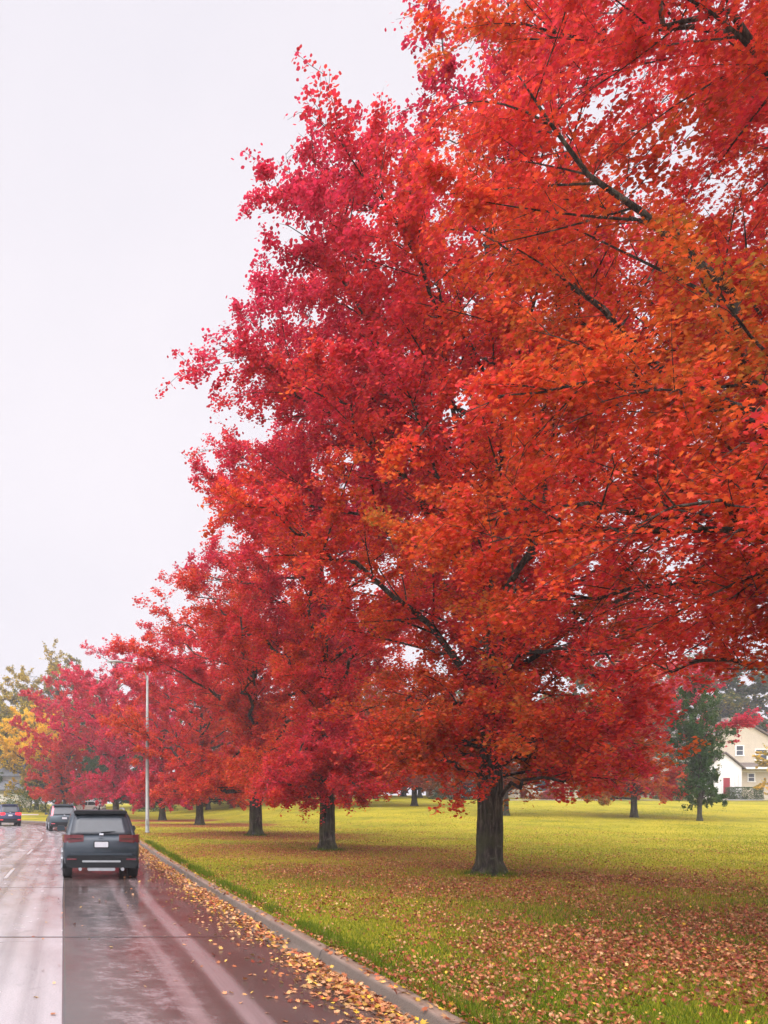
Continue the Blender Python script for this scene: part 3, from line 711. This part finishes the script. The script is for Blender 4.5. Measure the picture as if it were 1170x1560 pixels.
def lerp(a, b, t): return a+(b-a)*t
def car(name, label, loc, rz, W=1.88, H=1.68, L=4.6, col=None, lens='lens_off', lamp='wide', rails=True, plate=True, belt=1.10, strip=True, two_tone=True):
    o = empty(name, loc, rz); tag(o, label, 'car', 'cars on the road' if plate else None)
    w = W/2
    # lower body: closed rings from tail to nose
    st = [(.0,.93,.50,.96),(.05,.975,.44,1.03),(.16,1.0,.36,belt-.02),(.7,1.0,.27,belt),(1.8,1.0,.25,belt-.02),(2.9,1.0,.25,belt-.06),(3.35,.99,.26,belt-.10),(4.1,.95,.28,belt-.22),(4.42,.86,.32,belt-.33),(L,.70,.42,.66)]
    rs = []
    for y, ws, zb, zt in st:
        a = w*ws; h = zt-zb
        half = [(0,zb),(a*.80,zb),(a*.955,zb+.05),(a*.985,zb+.25*h),(a,zb+.55*h),(a*.985,zb+.82*h),(a*.94,zt-.03),(a*.86,zt),(a*.45,zt+.012),(0,zt+.016)]
        ring = [(x,y,z) for x,z in half]+[(-x,y,z) for x,z in half[-2:0:-1]]
        rs.append(ring)
    b = MB().rings(rs).build('body', col, o, smooth=True)
    # greenhouse
    gs = [(.16,.0),(.30,.30),(.52,.78),(.80,.965),(1.25,1.0),(2.0,1.0),(2.55,.94),(2.95,.62),(3.42,.0)]
    def wid(f): return lerp(.905, .73, f**1.15)
    rs = []; z0 = belt-.03
    for y, f in gs:
        zt = z0+(H-z0)*max(f,.02); 
        half = [(w*.905,z0-.02)]+[(w*wid(q*f), z0+(zt-z0)*q) for q in (.25,.5,.75,.92)]+[(w*wid(f)*.93, zt+.004),(w*wid(f)*.5, zt+.022*min(1,f*2)),(0,zt+.03*min(1,f*2))]
        ring = [(x,y,z) for x,z in half]+[(-x,y,z) for x,z in half[-2::-1]]
        rs.append(ring)
    MB().rings(rs).build('cabin', col, o, smooth=True)
    hz = H-z0
    # glass patches laid just proud of the cabin
    def patch(nm, rows):
        m = MB(); n = len(rows[0]); vs = [p for r in rows for p in r]
        m.add(vs, [(k*n+i,k*n+i+1,(k+1)*n+i+1,(k+1)*n+i) for k in range(len(rows)-1) for i in range(n-1)])
        q = m.build(nm, M['glass'], o, smooth=True)
        md = q.modifiers.new('thick','SOLIDIFY'); md.thickness = .012; md.offset = 0
        return q
    rows = []
    for q in np.linspace(.06,.90,7):
        f = q*.965; y = np.interp(f, [g[1] for g in gs[:5]], [g[0] for g in gs[:5]])-.022
        hw = w*wid(f)*.90
        rows.append([(xx*hw, y-.012, z0+hz*f) for xx in np.linspace(-1,1,9)])
    patch('rear_window', rows)
    rows = []
    for q in np.linspace(.08,.9,5):
        f = q*.95; y = np.interp(-f, [-g[1] for g in gs[5:]], [g[0] for g in gs[5:]])+.022
        hw = w*wid(f)*.9
        rows.append([(xx*hw, y-.12*abs(xx)**3, z0+hz*f) for xx in np.linspace(-1,1,7)])
    patch('windshield', rows)
    for s in (-1,1):
        for (ya,yb,yc,yd) in ((.62,1.22,1.85,1.85),(1.93,1.93,2.55,3.02)):
            rows = []
            for q in np.linspace(.07,.82,5):
                y0 = lerp(ya,yb,q) if ya != 1.93 else 1.93; y1 = lerp(yd,yc,q)
                rows.append([(s*(w*wid(q)+.008), y, z0+hz*q) for y in np.linspace(y0,y1,4)])
            patch('side_window', rows)
    # tail
    cl = M['cladding']
    MB().box(-w*.93,w*.93,-.055,.30,.30,.60,.06).build('bumper', cl, o)
    if strip:
        MB().box(-w*.50,w*.50,-.068,-.03,.435,.480,.015).build('trim_strip', M['chrome'], o)
        MB().box(-w*.36,w*.36,-.045,.1,.225,.298,.02).build('skid_plate', M['chrome'], o)
        for s in (-1,1): MB().tube([(s*w*.55,-.06,.265),(s*w*.55,.25,.265)], .042, 10).build('exhaust_pipe', M['chrome'], o)
    MB().box(-w*.80,w*.80,-.042,.1,.605,.655,.02).build('bumper_step', col, o)
    for s in (-1,1):
        MB().box(min(s*w*.64,s*w*.9),max(s*w*.64,s*w*.9),-.064,-.03,.49,.53,.012).build('reflector', M['lens_off'] if lens=='lens_off' else M[lens], o)
        if lamp == 'wide':
            zt0, zt1 = belt-.19, belt+.0
            ring = [(s*w*.46,-.018),(s*w*.82,-.012),(s*w*.965,.03),(s*w*1.008,.12),(s*w*1.012,.34),(s*w*.9,.34),(s*w*.46,.14)]
            if s < 0: ring = ring[::-1]
            m = MB(); n = len(ring)
            za = [zt0+.03 if i in (0,6) else zt0 for i in range(n)] if s > 0 else [zt0+.03 if i in (0,6) else zt0 for i in range(n)][::-1]
            m.add([(x,y,z) for (x,y),z in zip(ring,za)]+[(x,y,zt1) for x,y in ring], [tuple(range(n-1,-1,-1)),tuple(range(n,2*n))]+[(i,(i+1)%n,n+(i+1)%n,n+i) for i in range(n)])
            t = m.build('taillight', M[lens], o)
            MB().box(min(s*w*.50,s*w*.88),max(s*w*.50,s*w*.88),-.026,.0,belt-.105,belt-.085).build('light_bar', M['lens_on'] if lens != 'lens_off' else M['cladding'], t)
        else:
            m = MB(); rr = []
            for f in np.linspace(-.12,.86,6):
                ff = max(f,0); y = np.interp(ff, [g[1] for g in gs[:5]], [g[0] for g in gs[:5]])-.05 if f > 0 else .06
                xx = s*w*(wid(ff)*1.0 if f > 0 else .95); z = z0+hz*f
                rr.append([(xx-s*.13,y,z),(xx+s*.01,y+.02,z),(xx+s*.012,y+.18,z),(xx-s*.13,y+.16,z)])
            m.rings(rr).build('taillight', M[lens], o)
    if plate:
        p = MB().box(-.165,.165,-.034,-.01,.80,.93,.012).build('license_plate', M['plate'], o)
        MB().box(-.19,.19,-.026,.03,.78,.95,.02).build('plate_recess', cl, o)
    MB().tube([(-.05,-.03,belt+.005),(.05,-.03,belt+.005)], .032, 10).build('badge', M['chrome'], o)
    MB().box(-w*.71,w*.71,.44,.95,H-.075,H+.012,.03).build('spoiler', col if not two_tone else cl, o)
    wz = z0+hz*.13
    MB().tube([(.0,.14,wz),(.22,.125,wz+.02),(.36,.12,wz+.035)], [.022,.016,.008], 6).build('wiper', cl, o)
    MB().tube([(0,1.15,H+.02),(0,1.02,H+.12)], [.03,.008], 6).build('antenna', cl, o)
    if rails:
        for s in (-1,1):
            MB().tube([(s*w*.66,.75,H-.02),(s*w*.66,.92,H+.045),(s*w*.67,1.6,H+.055),(s*w*.67,2.3,H+.04),(s*w*.66,2.5,H-.02)], .022, 8).build('roof_rail', M['chrome'], o)
    for s in (-1,1):
        MB().rings([[(s*(w*.93+dx),2.92+dy*k,belt+.06+zz) for dx,zz in ((0,-.05),(.20,-.07),(.24,0),(.20,.08),(.03,.07))] for dy,k in ((0,1),(.12,1))]).build('mirror', col, o)
        MB().box(min(s*w*.96,s*w*1.006),max(s*w*.96,s*w*1.006),.5,3.9,.27,.40,.01).build('sill_cladding', cl, o)
        for yw in (.82, L-.92):
            R = .36
            ar = MB()
            ring = []
            for rr_, xx in ((R+.075,w*.9),(R+.075,w+.006),(R+.02,w+.008),(R+.02,w*.9)):
                ring.append([(s*xx, yw+rr_*math.cos(a), R+rr_*math.sin(a)) for a in np.linspace(-.25,math.pi+.25,15)])
            vs = [p for r in ring for p in r]; n = 15
            ar.add(vs, [(k*n+i,k*n+i+1,((k+1)%4)*n+i+1,((k+1)%4)*n+i) for k in range(4) for i in range(n-1)])
            ar.build('wheel_arch', cl, o)
            wh = []
            for rr_, xx in ((R*.60,w-.24),(R*.97,w-.235),(R,w-.20),(R,w-.03),(R*.96,w+.004),(R*.68,w+.008),(R*.64,w-.01)):
                wh.append([(s*xx, yw+rr_*math.cos(a), R+rr_*math.sin(a)) for a in np.linspace(0,2*math.pi,25)[:-1]])
            wo = MB().rings(wh).build('wheel', M['tyre'], o, smooth=True)
            rm = MB()
            rm.rings([[(s*xx, yw+R*q*math.cos(a), R+R*q*math.sin(a)) for a in np.linspace(0,2*math.pi,25)[:-1]] for q,xx in ((.66,w-.015),(.66,w+.012),(.60,w+.012),(.58,w-.006))])
            for k in range(5):
                a = k*2*math.pi/5; ca_, sa_ = math.cos(a), math.sin(a)
                rm.tube([(s*(w+.006),yw,R),(s*(w+.009),yw+R*.6*ca_,R+R*.6*sa_)], [.05,.035], 4)
            rm.build('rim', M['rim'], wo)
    return o

car('dark_suv', 'dark slate blue SUV with roof rails driving ahead in the wet lane', (.92,19.25,0), 0, col=paint('slate_paint', (.019,.031,.043)))
car('grey_suv', 'blue grey SUV with tall upright tail lights, ahead of the dark slate SUV', (.05,51,0), .08, W=1.9, H=1.74, col=paint('blue_grey_paint', (.045,.068,.082)), lens='lens_pale', lamp='tall', belt=1.05, strip=False, two_tone=False)
car('blue_crossover', 'navy car with glowing red tail lights in the lane beside the dark slate SUV', (-4.2,62,0), .16, W=1.78, H=1.72, L=4.6, col=paint('navy_paint', (.035,.045,.10)), lens='lens_on', belt=1.06, rails=False, strip=False, two_tone=False)
car('white_car', 'white car parked beyond the bend, only its roof seen above the dark slate SUV', (5.1,100,float(lawn_z(5.1,101))), 1.2, W=1.8, H=1.55, col=paint('white_paint', (.75,.75,.76)), lens='lens_off', belt=1.0, rails=False, strip=False, plate=False, two_tone=False)

# ------------------------------------------------------------------ street lamp
M['pole'] = plain('galvanised_pole', (.27,.28,.26), .5, .25, var=.15, sc=3)
lp = empty('street_lamp', on(4.78,45)); tag(lp, 'pale grey street lamp with a long arm reaching over the road from the kerb lawn', 'street lamp')
MB().tube([(0,0,.02),(0,0,.10),(0,0,.11),(0,0,5.2),(0,0,9.0)], [.15,.15,.115,.095,.065], 12).build('pole', M['pole'], lp, smooth=True)
MB().tube([(0,0,8.6),(-.1,0,9.15),(-.45,0,9.55),(-1.0,0,9.75),(-1.6,0,9.8)], [.05,.045,.04,.035,.03], 8).build('arm', M['pole'], lp, smooth=True)
hd = MB().rings([[(x,.0+y*wy,9.80+z*hz_) for y,z in ((-1,0),(-.7,.7),(0,1),(.7,.7),(1,0),(.7,-.35),(-.7,-.35))] for x,wy,hz_ in ((-1.4,.05,.05),(-1.55,.12,.09),(-1.9,.16,.11),(-2.15,.13,.09),(-2.3,.05,.04))]).build('lamp_head', M['pole'], lp, smooth=True)
MB().tube([(-1.9,0,9.80),(-1.9,0,9.70),(-1.9,0,9.67)], [.12,.10,.05], 12).build('lens', plain('lamp_lens', (.6,.6,.58), .2), hd)
MB().box(-.07,.07,-.125,-.09,.5,.8,.01).build('hatch_cover', M['pole'], lp)

# ------------------------------------------------------------------ houses
def siding(name, c):
    g = N(name); o = g.obj(); sep = g.n('SeparateXYZ'); g.l(o, sep.inputs[0])
    f = g.math('FRACT', g.math('MULTIPLY', sep.outputs[2], 6.0))
    nz = g.noise(o, 1.5, 5)
    col = g.ramp(nz, [(.3, tuple(q*.88 for q in c)), (.7, c)])
    return g.bsdf(col, .6, spec=.3, bump=f, bd=.02)
def shingle(name, c):
    g = N(name); o = g.obj()
    br = g.n('TexBrick'); g.l(g.scale(o,(1,1,1)), br.inputs[0]); br.inputs['Scale'].default_value = 4
    br.inputs['Color1'].default_value = (*c,1); br.inputs['Color2'].default_value = (*[q*.75 for q in c],1); br.inputs['Mortar'].default_value = (*[q*.5 for q in c],1)
    nz = g.noise(o, 2, 5); col = g.mix(.4, br.outputs[0], g.ramp(nz, [(.3,tuple(q*.7 for q in c)),(.7,tuple(q*1.3 for q in c))]))
    return g.bsdf(col, .85, spec=.2)
M['beige'] = siding('beige_siding', (.58,.51,.41)); M['pale'] = siding('pale_siding', (.55,.52,.46)); M['trim'] = plain('white_trim', (.78,.77,.75), .5, var=.05)
M['roof'] = shingle('grey_shingles', (.16,.17,.18)); M['roof2'] = shingle('brown_shingles', (.17,.14,.12)); M['pane'] = plain('window_glass', (.05,.06,.07), .06, coat=.5)
M['red_door'] = plain('red_door_paint', (.30,.02,.03), .4); M['brick'] = plain('plinth', (.30,.24,.20), .8, var=.3, sc=20)

def gable_wall(mb, x0, x1, y0, y1, z0, ze, zp):
    """walls with gables at the y faces, ridge along y"""
    xm = (x0+x1)/2
    mb.add([(x0,y0,z0),(x1,y0,z0),(x1,y0,ze),(xm,y0,zp),(x0,y0,ze),(x0,y1,z0),(x1,y1,z0),(x1,y1,ze),(xm,y1,zp),(x0,y1,ze)],
           [(0,1,2,3,4),(9,8,7,6,5),(1,6,7,2),(5,0,4,9),(2,7,8,3),(4,3,8,9)])
def gable_roof(mb, x0, x1, y0, y1, ze, zp, ov=.35, th=.16):
    xm = (x0+x1)/2; sl = (zp-ze)/(xm-x0)
    for s, xe in ((-1,x0-ov),(1,x1+ov)):
        zl = ze-sl*ov
        n = Vector((s*sl,0,1)).normalized()*th
        a,b,c,d = Vector((xe,y0-ov,zl)),Vector((xm,y0-ov,zp)),Vector((xm,y1+ov,zp)),Vector((xe,y1+ov,zl))
        e = Vector((0,0,.005))
        vs = [a+e,b+e,c+e,d+e]+[p+Vector((0,0,th))+e for p in (a,b,c,d)]
        mb.add(vs, [(0,1,2,3),(7,6,5,4),(0,4,5,1),(1,5,6,2),(2,6,7,3),(3,7,4,0)])
def window(par, x, y, z, w, h, cross=True):
    """a window in a wall that faces -y at depth y"""
    f = MB(); t = .12
    f.box(x-w/2-t,x+w/2+t,y-.07,y+.02,z+h/2,z+h/2+t); f.box(x-w/2-t-.05,x+w/2+t+.05,y-.10,y+.02,z-h/2-t,z-h/2)
    f.box(x-w/2-t,x-w/2,y-.069,y+.02,z-h/2,z+h/2); f.box(x+w/2,x+w/2+t,y-.069,y+.02,z-h/2,z+h/2)
    f.box(x-w/2,x+w/2,y-.055,y+.02,z-.03,z+.03)
    o = f.build('window', M['trim'], par)
    MB().box(x-w/2,x+w/2,y-.03,y+.015,z-h/2,z+h/2).build('pane', M['pane'], o)
    return o

# beige house at the edge of the lawn
HZ = float(lawn_z(82,95))-.1
h = empty('beige_house', (80.3,95,HZ)); tag(h, 'two storey beige house with a red front door and white framed windows', 'house')
m = MB(); gable_wall(m, -4.2, 7.2, 0, 9, -.3, 6.2, 9.6); m.build('wall', M['beige'], h)
m = MB(); gable_roof(m, -4.2, 7.2, 0, 9, 6.2, 9.6); r = m.build('roof', M['roof2'], h)
MB().box(3.0,3.8,4,4.8,7.6,10.4).build('chimney', M['brick'], r)
window(h, 1.2, 0, 6.0, .8, 1.1); window(h, 2.6, 0, 2.75, .7, .9); window(h, 5.6, 0, 2.7, 1.2, 1.2)
wb = window(h, 3.8, 0, 5.5, 1.3, 1.2); window(h, 5.9, 0, 5.6, 1.0, 1.2)
m = MB(); m.box(-4.3,7.3,-.02,.0-.005,3.4,3.55); m.build('band', M['trim'], h)
# pent roof across the front
m = MB(); m.add([(.2,-1.2,3.95),(7.4,-1.2,3.95),(7.4,-.01,4.55),(.2,-.01,4.55),(.2,-1.2,3.80),(7.4,-1.2,3.80),(7.4,-.01,3.80),(.2,-.01,3.80)], [(0,1,2,3),(7,6,5,4),(4,5,1,0),(5,6,2,1),(7,4,0,3)]); m.build('porch_roof', M['roof2'], h)
MB().box(.15,7.45,-1.26,-1.203,3.72,3.96).build('gutter', M['trim'], h)
# entry with its own little gable
m = MB(); gable_wall(m, -4.1, .1, -1.6, -.01, -.3, 3.9, 5.6); m.build('entry', M['trim'], h)
m = MB(); gable_roof(m, -4.1, .1, -1.6, -.35, 3.9, 5.6, .3, .14); m.build('entry_roof', M['roof2'], h)
d = MB().box(-2.15,-1.35,-1.66,-1.58,.45,2.65).build('door', M['red_door'], h)
MB().tube([(-1.45,-1.70,1.5),(-1.45,-1.67,1.6),(-1.45,-1.70,1.7)], .02, 6).build('handle', M['chrome'], d)
m = MB(); m.box(-2.35,-2.152,-1.68,-1.58,.45,2.85); m.box(-1.348,-1.15,-1.68,-1.58,.45,2.85); m.box(-2.15,-1.35,-1.675,-1.58,2.655,2.85); m.build('door_frame', M['trim'], h)
MB().box(-2.8,-.7,-2.6,-1.61,-.1,.22).box(-2.6,-.9,-2.2,-1.612,.221,.44).build('steps', M['brick'], h)
for x in (-.65,-.25): MB().box(x-.10,x+.10,-1.72,-1.605,.2,3.3).build('pilaster', M['trim'], h)

# grey roofed house hidden behind the lawn trees
HZ = float(lawn_z(60,104))-.1
h = empty('grey_roofed_house', (62,104,HZ)); tag(h, 'beige house with a grey roof mostly hidden behind the lawn trees', 'house')
m = MB(); gable_wall(m, -3.5, 6, 0, 9, -.3, 5.6, 9.0); m.build('wall', M['beige'], h)
m = MB(); gable_roof(m, -3.5, 6, 0, 9, 5.6, 9.0); m.build('roof', M['roof'], h)
m = MB(); gable_wall(m, -10.5, -3.52, 1, 8, -.3, 3.0, 5.2); g_ = m.build('garage', M['beige'], h)
m = MB(); gable_roof(m, -10.5, -3.55, 1, 8, 3.0, 5.2); m.build('garage_roof', M['roof'], h)
m = MB(); m.box(-9.4,-4.8,.95,1.02,0,2.3)
for k in range(1,4): m.box(-9.4,-4.8,.93,.949,k*.575-.015,k*.575+.015)
m.build('garage_door', M['trim'], h)
window(h, -1.2, 0, 4.4, 1.1, 1.3); window(h, 3, 0, 4.4, 1.1, 1.3); window(h, 1, 0, 1.6, 1.8, 1.3)

# far pale house glimpsed between trunks
HZ = float(lawn_z(40,118))-.1
h = empty('pale_house', (39,120,HZ)); tag(h, 'pale house glimpsed between the trunks at the back of the lawn', 'house')
m = MB(); gable_wall(m, -8, 8, 0, 9, -.3, 3.2, 6.6); m.build('wall', M['pale'], h)
m = MB(); gable_roof(m, -8, 8, 0, 9, 3.2, 6.6); m.build('roof', M['roof'], h)
for x in (-5,0,5): window(h, x, 0, 1.7, 1.4, 1.2)

# bungalow where the road bends
HZ = float(lawn_z(-10,124))-.1
h = empty('grey_bungalow', (-9.6,124,HZ)); tag(h, 'low pale house with a wide grey roof at the bend of the road', 'house')
def ridge_x(mb, x0, x1, y0, y1, ze, zp, ov, th):
    ym = (y0+y1)/2
    for s, ye in ((-1,y0-ov),(1,y1+ov)):
        zl = ze-(zp-ze)/(ym-y0)*ov
        vs = [(x0-ov,ye,zl),(x1+ov,ye,zl),(x1+ov,ym,zp),(x0-ov,ym,zp)]
        vs += [(x,y,z+th) for x,y,z in vs]
        mb.add(vs, [(0,1,2,3),(7,6,5,4),(0,4,5,1),(1,5,6,2),(2,6,7,3),(3,7,4,0)])
m = MB(); m.add([(-16,0,-.3),(3,0,-.3),(3,9,-.3),(-16,9,-.3),(-16,0,5.3),(3,0,5.3),(3,9,5.3),(-16,9,5.3),(-16,4.5,8.5),(3,4.5,8.5)],[(0,1,5,4),(2,3,7,6),(1,2,6,9,5),(3,0,4,8,7)]); m.build('wall', M['pale'], h)
m = MB(); ridge_x(m, -16, 3, 0, 9, 5.3, 8.5, .5, .18); m.build('roof', M['roof'], h)
m = MB(); m.add([(-16.4,-3.6,2.9),(5.2,-3.6,2.9),(5.2,-.01,4.4),(-16.4,-.01,4.4),(-16.4,-3.6,2.72),(5.2,-3.6,2.72),(5.2,-.01,4.22),(-16.4,-.01,4.22)],[(0,1,2,3),(7,6,5,4),(4,5,1,0),(5,6,2,1),(7,4,0,3)]); m.build('porch_roof', M['roof'], h)
m = MB(); m.box(-15.8,4.6,-2.6,-.02,-.3,2.68); m.build('garage', M['pale'], h)
m = MB(); m.box(-.6,2.6,-2.67,-2.58,0,2.2)
for k in range(1,4): m.box(-.6,2.6,-2.69,-2.672,k*.55-.015,k*.55+.015)
m.build('garage_door', M['trim'], h)
window(h, -3.0, 0, 4.9, 1.6, .8); window(h, -4.5, -2.6, 1.4, 1.6, 1.1)

# pale footpath in front of the houses and a driveway beyond the bend
M['path'] = plain('pale_concrete', (.5,.47,.43), .7, var=.15, sc=2)
def strip(name, x0, x1, y0, y1, n=40):
    xs = np.linspace(x0,x1,n); V = []; 
    for xx in xs:
        for yy in (y0,y1): V.append((xx,yy,float(lawn_z(xx,yy))+.05))
    m = MB(); m.add(V, [(2*i,2*i+2,2*i+3,2*i+1) for i in range(n-1)]); o = m.build(name, M['path']); o['kind'] = 'structure'
strip('footpath', 50, 100, 89.5, 91.2); strip('driveway', -7.5, -3, 92.5, 95.5, 12)

# ------------------------------------------------------------------ sky, sun, camera
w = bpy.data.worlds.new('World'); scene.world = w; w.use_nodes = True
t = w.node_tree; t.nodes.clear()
SUN_EL, SUN_AZ = 52, 215      # azimuth clockwise from +Y: behind the camera, to the left
out = t.nodes.new('ShaderNodeOutputWorld'); bg = t.nodes.new('ShaderNodeBackground')
sky = t.nodes.new('ShaderNodeTexSky'); sky.sky_type = 'NISHITA'; sky.sun_disc = False
sky.sun_elevation = rad(SUN_EL); sky.sun_rotation = rad(SUN_AZ); sky.air_density = 1.5; sky.dust_density = 4
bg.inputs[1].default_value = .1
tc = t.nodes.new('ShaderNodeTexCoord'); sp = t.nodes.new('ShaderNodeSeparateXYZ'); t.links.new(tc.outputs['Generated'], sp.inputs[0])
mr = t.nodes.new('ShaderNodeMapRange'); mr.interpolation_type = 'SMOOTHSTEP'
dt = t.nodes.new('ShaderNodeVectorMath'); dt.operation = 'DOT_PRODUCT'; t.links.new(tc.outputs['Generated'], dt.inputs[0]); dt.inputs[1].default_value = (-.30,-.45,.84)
t.links.new(dt.outputs['Value'], mr.inputs[0]); mr.inputs[1].default_value = .32; mr.inputs[2].default_value = 1.0; mr.inputs[3].default_value = 6.8; mr.inputs[4].default_value = 33  # unseen sky around the hidden sun, brightened to light the camera-facing leaves
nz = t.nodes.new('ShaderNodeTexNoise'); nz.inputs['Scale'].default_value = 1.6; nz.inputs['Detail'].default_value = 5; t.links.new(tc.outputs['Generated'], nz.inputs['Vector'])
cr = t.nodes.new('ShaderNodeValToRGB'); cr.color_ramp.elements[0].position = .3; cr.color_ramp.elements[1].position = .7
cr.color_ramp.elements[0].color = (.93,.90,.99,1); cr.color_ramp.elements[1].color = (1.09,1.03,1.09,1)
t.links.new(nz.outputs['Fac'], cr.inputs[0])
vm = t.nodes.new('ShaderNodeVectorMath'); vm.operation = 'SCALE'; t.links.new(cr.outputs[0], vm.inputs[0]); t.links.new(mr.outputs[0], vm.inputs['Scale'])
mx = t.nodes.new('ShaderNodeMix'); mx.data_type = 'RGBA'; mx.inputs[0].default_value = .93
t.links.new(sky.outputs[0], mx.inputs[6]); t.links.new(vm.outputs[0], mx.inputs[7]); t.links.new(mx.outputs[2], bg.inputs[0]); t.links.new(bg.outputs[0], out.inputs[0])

sl = bpy.data.lights.new('sun','SUN'); sl.energy = 1.3; sl.angle = rad(60); sl.color = (1,.95,.88)
so = bpy.data.objects.new('sun', sl); C.objects.link(so)
a = rad(SUN_AZ); e = rad(SUN_EL)
d = Vector((math.sin(a)*math.cos(e), math.cos(a)*math.cos(e), math.sin(e)))
so.rotation_euler = d.to_track_quat('Z','Y').to_euler(); so.location = (0,-20,60)

HAZE = .0009
if HAZE:
    g = N('damp_air'); pv = g.n('VolumePrincipled'); pv.inputs['Color'].default_value = (.95,.92,.96,1); pv.inputs['Density'].default_value = HAZE
    g.l(pv.outputs[0], g.out.inputs['Volume'])
    hb = MB().box(-820,820,-220,1220,-1.2,36).build('haze', g.m); hb['kind'] = 'stuff'; hb['label'] = 'thin pale haze of rainy air over road and lawn'

cam = bpy.data.cameras.new('camera'); co = bpy.data.objects.new('camera', cam); C.objects.link(co)
co.location = (0,0,1.9); co.rotation_euler = (rad(90),0,0)
cam.sensor_fit = 'VERTICAL'; cam.sensor_height = 24; cam.lens = 24*1200/1560
cam.shift_x = (585-97)/1560; cam.shift_y = (1222-780)/1560
cam.clip_start = .05; cam.clip_end = 4000
scene.camera = co

scene.view_settings.view_transform = 'Standard'; scene.view_settings.look = 'None'
scene.view_settings.exposure = 0.45; scene.view_settings.gamma = 1
scene.cycles.max_bounces = 7; scene.cycles.diffuse_bounces = 5; scene.cycles.transmission_bounces = 5; scene.cycles.volume_bounces = 0
scene.cycles.sample_clamp_indirect = 6
scene.cycles.use_denoising = True
